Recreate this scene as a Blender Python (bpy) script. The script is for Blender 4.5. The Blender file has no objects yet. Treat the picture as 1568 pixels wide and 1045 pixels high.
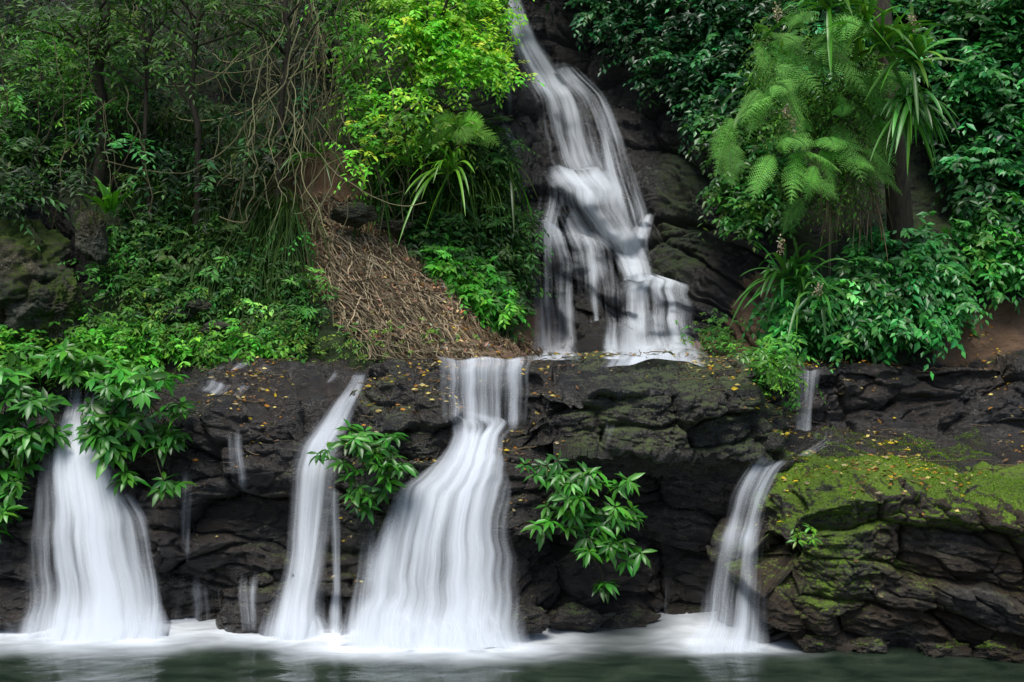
import bpy, math, numpy as np
from mathutils import Vector
from mathutils.bvhtree import BVHTree
rng=np.random.default_rng(7)
F=1524.0; CZ=3.17
scene=bpy.context.scene
COL=scene.collection
# ---------------------------------------------------------------- helpers
def W(u,v,y):
    u,v,y=np.broadcast_arrays(np.asarray(u,float),np.asarray(v,float),np.asarray(y,float))
    return np.stack([(u-784)/F*y,y,CZ-(v-522)/F*y],-1)
def _h(ix,iy,iz,s):
    n=(ix.astype(np.int64)*374761393+iy.astype(np.int64)*668265263+iz.astype(np.int64)*1274126177+s*974634777)&0xffffffff
    n=((n^(n>>13))*1274126177)&0xffffffff
    n=n^(n>>16)
    return (n&0xffff)/32767.5-1
def vn(x,y,z,s=0):
    x,y,z=np.broadcast_arrays(x,y,z)
    ix,iy,iz=np.floor(x),np.floor(y),np.floor(z)
    fx,fy,fz=x-ix,y-iy,z-iz
    fx=fx*fx*(3-2*fx);fy=fy*fy*(3-2*fy);fz=fz*fz*(3-2*fz)
    r=0
    for a in (0,1):
        for b in (0,1):
            for c in (0,1):
                w=(fx if a else 1-fx)*(fy if b else 1-fy)*(fz if c else 1-fz)
                r=r+w*_h(ix+a,iy+b,iz+c,s)
    return r
def fbm(x,y,z,o=4,s=0):
    r=0;a=.5
    for i in range(o):
        r=r+a*vn(x*2**i,y*2**i,z*2**i,s+i*17);a*=.5
    return r
def facets(x,w,s=0):
    """irregular tilted blocks: cell offset, tilt, distance to the joint"""
    ix,iw=np.floor(x),np.floor(w)
    f1=np.full(x.shape,9.);f2=f1.copy();cv=np.zeros(x.shape);tl=np.zeros(x.shape)
    for a in (-1,0,1):
        for b in (-1,0,1):
            cx,cw=ix+a,iw+b
            jx=cx+.5+.48*_h(cx,cw,cx*0,s);jw=cw+.5+.4*_h(cx,cw,cx*0,s+1)
            dx,dw=x-jx,w-jw;d=np.maximum(abs(dx),abs(dw))*.7+np.hypot(dx,dw)*.3
            m=d<f1
            f2=np.where(m,f1,np.minimum(f2,d))
            cv=np.where(m,_h(cx,cw,cx*0,s+2),cv)
            tl=np.where(m,dx*_h(cx,cw,cx*0,s+3)+dw*_h(cx,cw,cx*0,s+4)*1.3,tl)
            f1=np.where(m,d,f1)
    return cv,tl,f2-f1,f1
def nrm(a): return a/np.maximum(np.linalg.norm(a,axis=-1,keepdims=True),1e-9)
def sstep(a,b,x):
    t=np.clip((x-a)/(b-a),0,1);return t*t*(3-2*t)
def link(o,parent=None):
    COL.objects.link(o)
    if parent is not None:o.parent=parent
    return o
def mesh(name,V,Fc,mat,attrs={},smooth=False,parent=None):
    V=np.asarray(V,np.float32).reshape(-1,3);Fc=np.asarray(Fc,np.int32)
    me=bpy.data.meshes.new(name)
    k=Fc.shape[1];M=len(Fc)
    me.vertices.add(len(V));me.vertices.foreach_set('co',V.ravel())
    me.loops.add(M*k);me.loops.foreach_set('vertex_index',Fc.ravel())
    me.polygons.add(M)
    me.polygons.foreach_set('loop_start',np.arange(0,M*k,k,dtype=np.int32))
    me.polygons.foreach_set('loop_total',np.full(M,k,np.int32))
    me.polygons.foreach_set('use_smooth',np.full(M,smooth))
    me.update(calc_edges=True)
    for n,a in attrs.items():
        a=np.asarray(a,np.float32)
        if a.size==len(V):
            at=me.attributes.new(n,'FLOAT','POINT');at.data.foreach_set('value',a.ravel())
        else:
            at=me.attributes.new(n,'FLOAT_VECTOR','POINT');at.data.foreach_set('vector',a.reshape(-1,3).ravel())
    me.materials.append(mat)
    return link(bpy.data.objects.new(name,me),parent)
def gridfaces(h,w,off=0):
    i=np.arange(h*w).reshape(h,w)+off
    return np.stack([i[:-1,:-1],i[:-1,1:],i[1:,1:],i[1:,:-1]],-1).reshape(-1,4)
def gridnormal(P,sgn=1):
    a=np.gradient(P,axis=0);b=np.gradient(P,axis=1)
    return nrm(np.cross(b,a))*sgn
def blur(a,n=1,axes=(0,1)):
    for _ in range(n):
        for ax in axes:
            p=np.concatenate([np.take(a,[0],ax),a,np.take(a,[-1],ax)],ax)
            L=p.shape[ax]
            a=(np.take(p,range(0,L-2),ax)+2*np.take(p,range(1,L-1),ax)+np.take(p,range(2,L),ax))/4
    return a
# ---------------------------------------------------------------- materials
def newmat(name):
    m=bpy.data.materials.new(name);m.use_nodes=True
    nt=m.node_tree;nt.nodes.clear()
    return m,nt
class NT:
    def __init__(s,nt):s.nt=nt
    def n(s,t,**k):
        nd=s.nt.nodes.new(t)
        for a,b in k.items():setattr(nd,a,b)
        return nd
    def l(s,a,b):s.nt.links.new(a,b)
    def val(s,x,sock):
        if hasattr(x,'links') or hasattr(x,'is_linked'):s.l(x,sock)
        else:sock.default_value=x
    def math(s,op,a,b=0.0,c=0.0,clamp=False):
        m=s.n('ShaderNodeMath',operation=op);m.use_clamp=clamp
        s.val(a,m.inputs[0]);s.val(b,m.inputs[1]);s.val(c,m.inputs[2])
        return m.outputs[0]
    def attr(s,name,out='Fac'):
        a=s.n('ShaderNodeAttribute',attribute_name=name);return a.outputs[out]
    def noise(s,vec,scale,detail=6,rough=.6,dist=0):
        a=s.n('ShaderNodeTexNoise');s.l(vec,a.inputs['Vector'])
        a.inputs['Scale'].default_value=scale;a.inputs['Detail'].default_value=detail
        a.inputs['Roughness'].default_value=rough;a.inputs['Distortion'].default_value=dist
        return a.outputs['Fac']
    def mapv(s,vec,sc):
        m=s.n('ShaderNodeMapping');s.l(vec,m.inputs['Vector']);m.inputs['Scale'].default_value=sc
        return m.outputs['Vector']
    def ramp(s,f,stops):
        r=s.n('ShaderNodeValToRGB');s.l(f,r.inputs[0])
        e=r.color_ramp.elements
        while len(e)<len(stops):e.new(.5)
        for i,(p,c) in enumerate(stops):
            e[i].position=p;e[i].color=(c[0],c[1],c[2],1) if hasattr(c,'__len__') else (c,c,c,1)
        return r.outputs[0]
    def mix(s,f,a,b):
        m=s.n('ShaderNodeMix',data_type='RGBA')
        s.val(f,m.inputs[0])
        for x,i in ((a,6),(b,7)):
            if isinstance(x,tuple):m.inputs[i].default_value=(*x,1)
            else:s.l(x,m.inputs[i])
        return m.outputs[2]
def rock_mat(name,c0,c1,c2,mossA,mossB,soil=(.09,.05,.028),rough0=.2,spec=.6,lichen=.4,lt=.92):
    m,nt=newmat(name);N=NT(nt)
    co=N.n('ShaderNodeTexCoord').outputs['Object']
    st=N.mapv(co,(1,1,2.6))
    n1=N.noise(co,1.3,3,.62);n2=N.noise(st,7,8,.74,.3);n3=N.noise(co,42,3,.75)
    col=N.ramp(n2,[(.36,c0),(.52,c1),(.7,c2)])
    col=N.mix(N.ramp(n1,[(.42,0),(.6,1)]),col,N.mix(n2,c0,(c1[0]*2.0,c1[1]*1.35,c1[2]*.8)))
    lich=N.ramp(N.math('ADD',n3,N.math('MULTIPLY',n1,.5)),[(lt,0),(lt+.08,1)])
    col=N.mix(N.math('MULTIPLY',lich,lichen),col,(.22,.22,.17))
    sm=N.attr('soil')
    scol=N.mix(n3,tuple(x*.5 for x in soil),tuple(x*1.6 for x in soil))
    sf=N.math('ADD',sm,N.math('MULTIPLY',N.math('SUBTRACT',n2,.5),1.3),clamp=True)
    sf=N.ramp(sf,[(.35,0),(.6,1)])
    col=N.mix(sf,col,scol)
    mm=N.attr('moss')
    mf=N.math('ADD',mm,N.math('MULTIPLY',N.math('SUBTRACT',N.math('ADD',N.math('MULTIPLY',n3,.6),N.math('MULTIPLY',n2,.6)),.6),2.8),clamp=True)
    mf=N.ramp(mf,[(.38,0),(.62,1)])
    mcol=N.mix(N.ramp(n3,[(.3,0),(.7,1)]),mossA,mossB)
    mcol=N.mix(N.ramp(n1,[(.35,.5),(.65,0)]),mcol,tuple(x*.4 for x in mossA))
    col=N.mix(mf,col,mcol)
    wet=N.ramp(n1,[(.35,rough0),(.65,rough0+.25)])
    r=N.math('ADD',wet,N.math('MULTIPLY',N.math('MAXIMUM',mf,sf),.6),clamp=True)
    b1=N.n('ShaderNodeBump');b1.inputs['Strength'].default_value=1;b1.inputs['Distance'].default_value=.06
    N.l(N.math('ADD',n2,N.math('MULTIPLY',n3,.35)),b1.inputs['Height'])
    p=N.n('ShaderNodeBsdfPrincipled');N.l(col,p.inputs['Base Color']);N.l(r,p.inputs['Roughness']);N.l(b1.outputs[0],p.inputs['Normal'])
    p.inputs['Specular IOR Level'].default_value=spec
    o=N.n('ShaderNodeOutputMaterial');N.l(p.outputs[0],o.inputs[0])
    return m
M_ledge=rock_mat('wet_rock',(.004,.004,.0038),(.021,.018,.015),(.09,.078,.06),(.026,.042,.006),(.09,.14,.015),(.07,.042,.018),.10,.95)
M_boulder=rock_mat('mossy_rock',(.011,.011,.010),(.048,.044,.037),(.16,.15,.125),(.06,.11,.009),(.20,.33,.022),(.06,.04,.018),.24,.55)
M_lichen=rock_mat('lichen_rock',(.016,.018,.013),(.05,.056,.038),(.18,.19,.15),(.03,.055,.008),(.10,.16,.025),(.06,.04,.018),.5,.3,.9,.82)
M_hill=rock_mat('hill_ground',(.003,.003,.003),(.011,.0105,.010),(.04,.038,.036),(.012,.026,.004),(.045,.085,.01),(.17,.10,.055),.2,.65,.15)
def leaf_mat(name,rough=.35,trans=.3,spec=.5):
    m,nt=newmat(name);N=NT(nt)
    c=N.attr('tint','Vector')
    p=N.n('ShaderNodeBsdfPrincipled');N.l(c,p.inputs['Base Color']);p.inputs['Roughness'].default_value=rough
    p.inputs['Specular IOR Level'].default_value=spec
    t=N.n('ShaderNodeBsdfTranslucent')
    c3=N.n('ShaderNodeVectorMath',operation='MULTIPLY');N.l(c,c3.inputs[0]);c3.inputs[1].default_value=(1.4,1.6,.6)
    N.l(c3.outputs[0],t.inputs[0])
    mx=N.n('ShaderNodeMixShader');mx.inputs[0].default_value=trans
    N.l(p.outputs[0],mx.inputs[1]);N.l(t.outputs[0],mx.inputs[2])
    o=N.n('ShaderNodeOutputMaterial');N.l(mx.outputs[0],o.inputs[0])
    return m
M_leaf=leaf_mat('foliage_green',.48,.22,.3)
M_gloss=leaf_mat('foliage_glossy',.32,.18,.45)
M_soft=leaf_mat('foliage_matte',.6,.3,.2)
M_dry=leaf_mat('dry_leaf',.7,.1,.2)
def bark_mat():
    m,nt=newmat('bark');N=NT(nt)
    co=N.n('ShaderNodeTexCoord').outputs['Object']
    n=N.noise(N.mapv(co,(6,6,1.2)),4,4,.7)
    col=N.ramp(n,[(.3,(.012,.01,.007)),(.55,(.05,.036,.02)),(.75,(.05,.06,.02))])
    b=N.n('ShaderNodeBump');b.inputs['Distance'].default_value=.03;N.l(n,b.inputs['Height'])
    p=N.n('ShaderNodeBsdfPrincipled');N.l(col,p.inputs['Base Color']);p.inputs['Roughness'].default_value=.75;N.l(b.outputs[0],p.inputs['Normal'])
    o=N.n('ShaderNodeOutputMaterial');N.l(p.outputs[0],o.inputs[0]);return m
M_bark=bark_mat()
def water_mat():
    m,nt=newmat('falling_water');N=NT(nt)
    f=N.attr('flow','Vector')
    s1=N.noise(N.mapv(f,(8,.25,1)),1,4,.58,.05)
    s3=N.noise(N.mapv(f,(2.2,.5,1)),1,2,.5,.2)
    s=N.math('ADD',N.math('MULTIPLY',s1,.64),N.math('MULTIPLY',s3,.36))
    d=N.attr('dens');e=N.attr('edge')
    a=N.math('ADD',N.math('MULTIPLY',d,1.35),N.math('MULTIPLY',N.math('SUBTRACT',s,.5),4.0))
    a=N.math('SUBTRACT',a,N.math('MULTIPLY',N.math('SUBTRACT',1.0,e),.7))
    a=N.math('ADD',a,-.36)
    sm=N.n('ShaderNodeMapRange',interpolation_type='SMOOTHSTEP');N.l(a,sm.inputs[0]);sm.inputs[2].default_value=1.15
    a=N.math('MULTIPLY',sm.outputs[0],e)
    a=N.math('MULTIPLY',a,N.math('MINIMUM',N.math('ADD',N.math('MULTIPLY',d,.6),.28),.96),clamp=True)
    df=N.n('ShaderNodeBsdfDiffuse');df.inputs[0].default_value=(.82,.87,.93,1)
    tl=N.n('ShaderNodeBsdfTranslucent');tl.inputs[0].default_value=(.82,.87,.93,1)
    # aerated water scatters softly: flatten the shading normal of the veil
    g=N.n('ShaderNodeNewGeometry')
    va=N.n('ShaderNodeVectorMath',operation='MULTIPLY');N.l(g.outputs['Normal'],va.inputs[0]);va.inputs[1].default_value=(.35,.35,.35)
    vb=N.n('ShaderNodeVectorMath',operation='ADD');N.l(va.outputs[0],vb.inputs[0]);vb.inputs[1].default_value=(0,-.45,.35)
    vc=N.n('ShaderNodeVectorMath',operation='NORMALIZE');N.l(vb.outputs[0],vc.inputs[0])
    N.l(vc.outputs[0],df.inputs['Normal'])
    m1=N.n('ShaderNodeMixShader');m1.inputs[0].default_value=.25;N.l(df.outputs[0],m1.inputs[1]);N.l(tl.outputs[0],m1.inputs[2])
    tr=N.n('ShaderNodeBsdfTransparent')
    m2=N.n('ShaderNodeMixShader');N.l(a,m2.inputs[0]);N.l(tr.outputs[0],m2.inputs[1]);N.l(m1.outputs[0],m2.inputs[2])
    o=N.n('ShaderNodeOutputMaterial');N.l(m2.outputs[0],o.inputs[0]);return m
M_water=water_mat()
def pool_mat():
    m,nt=newmat('pool_water');N=NT(nt)
    co=N.n('ShaderNodeTexCoord').outputs['Object']
    n1=N.noise(N.mapv(co,(1,2.2,1)),1.6,4,.5,.6)
    col=N.ramp(n1,[(.35,(.012,.022,.014)),(.65,(.036,.052,.034))])
    b=N.n('ShaderNodeBump');b.inputs['Strength'].default_value=.25;b.inputs['Distance'].default_value=.06
    N.l(n1,b.inputs['Height'])
    p=N.n('ShaderNodeBsdfPrincipled');N.l(col,p.inputs['Base Color']);p.inputs['Roughness'].default_value=.09;N.l(b.outputs[0],p.inputs['Normal'])
    p.inputs['IOR'].default_value=1.33
    df=N.n('ShaderNodeBsdfDiffuse');df.inputs[0].default_value=(.82,.87,.92,1)
    f=N.attr('foam')
    f=N.math('MULTIPLY',f,N.math('ADD',N.math('MULTIPLY',n1,1.6),.2),clamp=True)
    mx=N.n('ShaderNodeMixShader');N.l(f,mx.inputs[0]);N.l(p.outputs[0],mx.inputs[1]);N.l(df.outputs[0],mx.inputs[2])
    o=N.n('ShaderNodeOutputMaterial');N.l(mx.outputs[0],o.inputs[0]);return m
M_pool=pool_mat()
# ---------------------------------------------------------------- rock ledge
def rockdisp(X,Y,Z,face,seed,k=1.0):
    wx=.6*fbm(X*.7,Y*.7,Z*.7,4,seed+1);ww=.22*fbm(X*.5,Y*.5,Z*.7,4,seed+2)+.05*fbm(X*3,Y*3,Z*3,3,seed+6)
    w=Z-.5*Y+ww
    c1,t1,e1,f1=facets((X+.3*Y+wx)/(1.0*k),w/(.46*k),seed+3)
    c2,t2,e2,f2=facets((X+.3*Y+wx*1.5)/(.38*k),w/(.17*k),seed+9)
    c3,t3,e3,f3=facets((X+wx)/(.15*k),w/(.06*k),seed+19)
    fade=sstep(-.3,.5,vn(X*.9,Y*.9,Z*1.3,seed+30))
    d=k*(.21*c1+.13*t1-.17*np.exp(-e1/.06)-.16*f1**2+(.05*c2+.06*t2-.06*np.exp(-e2/.08))*(.5+.7*fade)+(.018*c3+.03*t3-.02*np.exp(-e3/.15))*(.5+.5*(1-fade)))
    return d*(.35+.65*face)+.38*fbm(X*.8,Y*.8,Z*.9,3,seed+40)*(.3+.7*face)+.10*fbm(X*5,Y*5,Z*8,5,seed+41)
def rocksheet(name,stations,xs,mat,mossf,soilf,tw,k=1.0,seed=0):
    sx=np.array([s[0] for s in stations]);pr=np.array([s[1] for s in stations],float)
    K=pr.shape[1]
    tk=np.concatenate([np.linspace(i,i+1,n,endpoint=False) for i,n in enumerate(tw)]+[[K-1]])
    X0=np.broadcast_to(xs,(len(tk),len(xs)))
    xw=X0+.2*fbm(X0*1.2,tk[:,None]*1.1,X0*0,3,seed+50)*2
    i0=np.clip(np.floor(tk).astype(int),0,K-2);ft=(tk-i0)[:,None]
    A,B=[np.stack([np.interp(xw,sx,pr[:,j,c]) for j in range(K)],0) for c in (0,1)]
    r=np.arange(len(tk))
    Y=A[i0,r]*(1-ft)+A[i0+1,r]*ft
    Z=B[i0,r]*(1-ft)+B[i0+1,r]*ft
    Y=blur(Y,8);Z=blur(Z,8)
    P=np.stack([X0,Y,Z],-1)
    n=blur(gridnormal(P),6)
    s=np.sign(n[...,1]*-1+n[...,2]);n=nrm(n*s[...,None])
    face=np.clip(1-n[...,2],0,1)**.7
    P=P+n*rockdisp(X0,Y,Z,face,seed,k)[...,None]
    n2=gridnormal(P);s=np.sign(n2[...,1]*-1+n2[...,2]);n2=n2*s[...,None]
    return mesh(name,P,gridfaces(*P.shape[:2]),mat,{'moss':mossf(P,n2),'soil':soilf(P,n2)},smooth=True)
xs=np.concatenate([np.linspace(-14,-6.3,60,endpoint=False),np.linspace(-6.3,6.6,900,endpoint=False),np.linspace(6.6,14,60)])
S=[(-14,[(10.9,-.8),(11,0),(11.1,1),(11.2,1.8),(11.5,2.15),(12.2,2.45),(12.9,2.92),(18,3.0)]),
(-5.0,[(10.9,-.8),(10.95,0),(11.05,1),(11.15,1.8),(11.5,2.12),(12.2,2.45),(12.8,2.9),(18,3)]),
(-3.9,[(10.9,-.8),(11.0,0),(11.1,1),(11.2,1.75),(11.4,2.15),(12.0,2.6),(12.6,2.9),(18,3)]),
(-3.3,[(10.9,-.8),(11.05,0),(11.12,1),(11.2,1.85),(11.35,2.4),(11.9,2.7),(12.5,2.92),(18,3)]),
(-2.5,[(10.9,-.8),(11.0,0),(11.1,1),(11.2,1.75),(11.35,2.2),(11.7,2.6),(12.2,2.93),(18,3)]),
(-2.0,[(10.9,-.8),(10.98,0),(11.1,.9),(11.2,1.6),(11.3,2.0),(11.6,2.35),(12.2,2.86),(18,3)]),
(-1.45,[(10.8,-.8),(10.9,0),(11,.9),(11.08,1.7),(11.15,2.3),(11.4,2.7),(11.9,2.95),(18,3)]),
(-.85,[(10.7,-.8),(10.75,0),(10.9,1.0),(10.98,1.7),(11.05,2.1),(11.2,2.45),(11.6,2.95),(18,3)]),
(-.4,[(10.6,-.8),(10.7,0),(10.85,1.0),(10.98,1.7),(11.15,2.05),(11.5,2.2),(11.6,2.9),(18,2.97)]),
(.1,[(10.8,-.8),(10.9,0),(11.0,1.0),(11.05,1.7),(11.1,2.1),(11.4,2.25),(11.55,2.93),(18,2.98)]),
(.4,[(11.2,-.8),(11.25,0),(11.25,1.0),(11.15,1.75),(10.9,2.1),(10.95,2.6),(11.5,2.93),(18,3)]),
(1.5,[(11.6,-.8),(11.65,0),(11.6,1),(11.45,1.7),(10.85,1.95),(10.85,2.6),(11.4,2.95),(18,3)]),
(2.7,[(11.4,-.8),(11.3,0),(11.3,1),(11.3,1.6),(10.9,1.9),(10.95,2.6),(11.5,2.93),(18,3)]),
(3.15,[(11.1,-.8),(11.0,0),(11.0,1),(11.1,1.6),(11.4,1.95),(12.0,2.1),(12.15,2.85),(18,2.97)]),
(3.7,[(11,-.8),(10.9,0),(10.9,1),(11.2,1.7),(11.9,1.95),(12.3,2.1),(12.4,2.85),(18,2.98)]),
(5.5,[(11,-.8),(10.9,0),(10.9,1),(11.2,1.7),(12.0,1.95),(12.3,2.12),(12.5,2.88),(18,3)]),
(14,[(11,-.8),(10.9,0),(10.9,1),(11.2,1.7),(12.0,1.95),(12.3,2.2),(12.4,2.95),(18,3)])]
def moss1(P,n):
    x,y,z=P[...,0],P[...,1],P[...,2]
    reg=sstep(.2,.9,x)*sstep(1.4,1.9,z)*(1-sstep(3.0,3.5,x))
    m=.16*sstep(.3,.9,n[...,2])+.26*reg*sstep(0,.6,n[...,2]+.2)+.12*reg
    m+=.16*sstep(-2,-1.4,x)*(1-sstep(-1,-.6,x))+.4*fbm(x*.9,y*.9,z*.9,3,4)
    m+=.14*sstep(.75,.95,n[...,2])*(1-sstep(0,1,abs(y-11.3)))
    return np.clip(m,0,1)
def soil1(P,n):
    x,y,z=P[...,0],P[...,1],P[...,2]
    return np.clip(.30*sstep(.6,.95,n[...,2])*sstep(2.3,2.7,z)+.1*sstep(0,1,x)*(1-sstep(2.8,3.2,x)),0,1)
ledge=rocksheet('rock_ledge',S,xs,M_ledge,moss1,soil1,[18,85,80,50,55,60,70],1.0,3)
xs2=np.concatenate([np.linspace(2.4,6.6,420,endpoint=False),np.linspace(6.6,14,60)])
def bp(f,top,sl=.0):return [(f+.1,-.8),(f+.05,0),(f+.02,.5),(f+.0,1.0),(f+.06,top-.08),(f+.4,top+.08),(f+1.3,top+.24+sl),(f+2.6,top+.1)]
S2=[(2.4,bp(11.4,.4)),(2.6,bp(10.95,.8)),(2.74,bp(10.4,1.3)),(2.95,bp(10.15,1.5)),(3.4,bp(10.0,1.66)),(4.2,bp(9.95,1.68)),(4.75,bp(9.9,1.58)),(5.2,bp(9.8,1.52)),(14,bp(9.6,1.5))]
def moss2(P,n):
    x,y,z=P[...,0],P[...,1],P[...,2]
    top=sstep(.3,.75,n[...,2])*sstep(1.15,1.5,z)
    m=.8*top*(1-.6*sstep(4.9,5.5,x))+.42*(1-sstep(0,1.2,abs(x-3.5)))*sstep(.1,.7,z)+.6*fbm(x*1.3,y*1.3,z*1.3,4,8)
    m+=.2*sstep(.2,.9,n[...,2])
    return np.clip(m-.9*(1-sstep(0,.25,z)),0,1)
boulder=rocksheet('mossy_rock_outcrop',S2,xs2,M_boulder,moss2,lambda P,n:.08*sstep(.7,.95,n[...,2]),[20,50,55,50,35,60,50],.9,47)
# ---------------------------------------------------------------- hillside
C=np.array([(-500,565,12.8),(0,560,12.8),(200,560,12.8),(400,555,12.8),(600,552,12.9),(800,550,13.2),
(50,440,13.3),(120,330,13.9),(300,450,13.6),(300,300,15),(300,150,16.4),(300,0,17.3),(0,300,14.3),(0,150,15.5),(0,0,16.5),
(480,300,14.6),(600,400,14.0),(700,480,13.5),(560,480,13.5),(500,400,14.0),(400,380,14.2),(460,200,15.8),
(640,330,15.6),(740,420,15.4),(790,500,15.2),(700,300,16),(700,150,17),(700,0,18),(760,300,16.4),(560,100,17),
(830,540,15.6),(900,545,15.4),(1000,548,15.2),(1060,548,15.0),(900,450,16),(1000,440,15.7),(870,350,16.6),(950,350,16.5),(850,250,17.2),(950,250,17.3),(800,100,18.5),(890,130,18.4),(770,0,19.5),(850,0,19.5),
(1060,400,15.8),(1030,250,17.0),(1000,100,18),(1000,0,18.3),(1090,300,15.6),(1120,150,16.5),(1120,0,17.3),
(1110,548,14),(1250,548,13.2),(1400,548,13),(1568,545,13),(2100,545,13),(1250,400,14),(1400,400,13.8),(1568,400,13.8),(1300,250,14.9),(1450,250,14.8),(1568,250,14.6),(1300,0,16),(1450,0,15.8),(1568,0,15.5),(2100,0,15),(2100,250,14),
(-500,300,13.5),(-500,0,15),(-500,-900,20),(0,-900,21),(500,-900,22),(900,-900,23),(1300,-900,21),(2100,-900,19),
(0,620,12.7),(800,620,13.1),(1000,620,15),(1568,620,12.9)],float)
def kern(r):return np.sqrt(r*r+30**2)
Kc=kern(np.hypot(C[:,None,0]-C[None,:,0],C[:,None,1]-C[None,:,1]))
wc=np.linalg.solve(Kc+np.eye(len(C))*2,C[:,2]-15)
def surfY(u,v):
    u=np.asarray(u,float);v=np.asarray(v,float)
    r=np.zeros(np.broadcast(u,v).shape)
    for (cu,cv,_),w in zip(C,wc):r+=w*kern(np.hypot(u-cu,v-cv))
    return r+15
def lineDist(u,v,pts):
    d=np.full(u.shape,1e9)
    for a,b in zip(pts[:-1],pts[1:]):
        a=np.array(a,float);b=np.array(b,float);ab=b-a
        t=np.clip(((u-a[0])*ab[0]+(v-a[1])*ab[1])/(ab@ab),0,1)
        d=np.minimum(d,np.hypot(u-a[0]-t*ab[0],v-a[1]-t*ab[1]))
    return d
us=np.concatenate([np.linspace(-500,-20,60,endpoint=False),np.linspace(-20,1590,760,endpoint=False),np.linspace(1590,2100,60)])
vs=np.concatenate([np.linspace(610,-20,420,endpoint=False),np.linspace(-20,-900,80)])
UU,VV=np.meshgrid(us,vs)
YY=surfY(UU,VV)
P=W(UU,VV,YY)
n=gridnormal(P);s=np.sign(-n[...,1]);n=n*s[...,None]
rockm=1-sstep(60,150,lineDist(UU,VV,[(800,0),(870,200),(930,300),(960,450),(960,540)]))
rockm=np.maximum(rockm,1-sstep(60,110,lineDist(UU,VV,[(1000,200),(1070,280),(1110,450)])))
rockm=np.maximum(rockm,1-sstep(60,110,lineDist(UU,VV,[(20,360),(60,480)])))
soilm=1-sstep(45,90,lineDist(UU,VV,[(490,300),(560,390),(640,450),(720,500),(810,540)]))
soilm=np.maximum(soilm,.8*(1-sstep(20,60,lineDist(UU,VV,[(500,420),(640,510),(700,535)]))))
soilR=np.maximum(1-sstep(30,55,lineDist(UU,VV,[(1150,450),(1090,535)])),1-sstep(20,60,lineDist(UU,VV,[(1460,520),(1568,490)])))
rd=rockdisp(P[...,0],P[...,1],P[...,2],1.0,71,1.2)
fb=fbm(P[...,0]*.9,P[...,1]*.9,P[...,2]*.9,5,73)
disp=rockm*rd*1.1+(1-rockm)*.35*fb+.08*fbm(P[...,0]*4,P[...,1]*4,P[...,2]*4,4,75)
P=P+n*disp[...,None]
n2=gridnormal(P);s=np.sign(-n2[...,1]);n2=n2*s[...,None]
moss=np.clip(.42*(1-rockm)*(1-soilm)+.2*sstep(.1,.7,n2[...,2])+.5*(1-sstep(40,140,lineDist(UU,VV,[(0,520),(450,530)])))+.4*(1-sstep(20,60,lineDist(UU,VV,[(1040,250),(1030,390)]))),0,1)*(1-.75*soilm)
hill=mesh('hillside',P,gridfaces(*P.shape[:2]),M_hill,{'moss':moss*(1-soilR),'soil':np.maximum(soilm,soilR)},smooth=True)
g=np.linspace(-1,1,81);g=np.sign(g)*abs(g)**3*400
GX,GY=np.meshgrid(g,g)
far=np.hypot(GX,GY-6)
GZ=-.9+np.clip(far-22,0,60)*.10+1.2*fbm(GX*.05,GY*.05,GX*0,3,90)*sstep(15,40,far)
GZ=np.where((GY>4)&(GY<40)&(far<60),np.minimum(GZ,-.9),GZ)
mesh('forest_ground',np.stack([GX,GY,GZ],-1),gridfaces(81,81),M_hill,{'moss':np.full(GX.shape,.5),'soil':np.full(GX.shape,.4)},smooth=True)
# ---------------------------------------------------------------- BVH
bpy.context.view_layer.update()
dg=bpy.context.evaluated_depsgraph_get()
BV=[BVHTree.FromObject(o,dg) for o in (ledge,boulder,hill)]
def cast(o,d):
    best=None
    for b in BV:
        h=b.ray_cast(o,d,60)
        if h[0] is not None and (best is None or h[3]<best[3]):best=h
    return best
EYE=Vector((0,0,CZ))
def depth(u,v):
    d=Vector(((u-784)/F,1,-(v-522)/F));h=cast(EYE,d.normalized())
    return h[0].y if h else 99.
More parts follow.
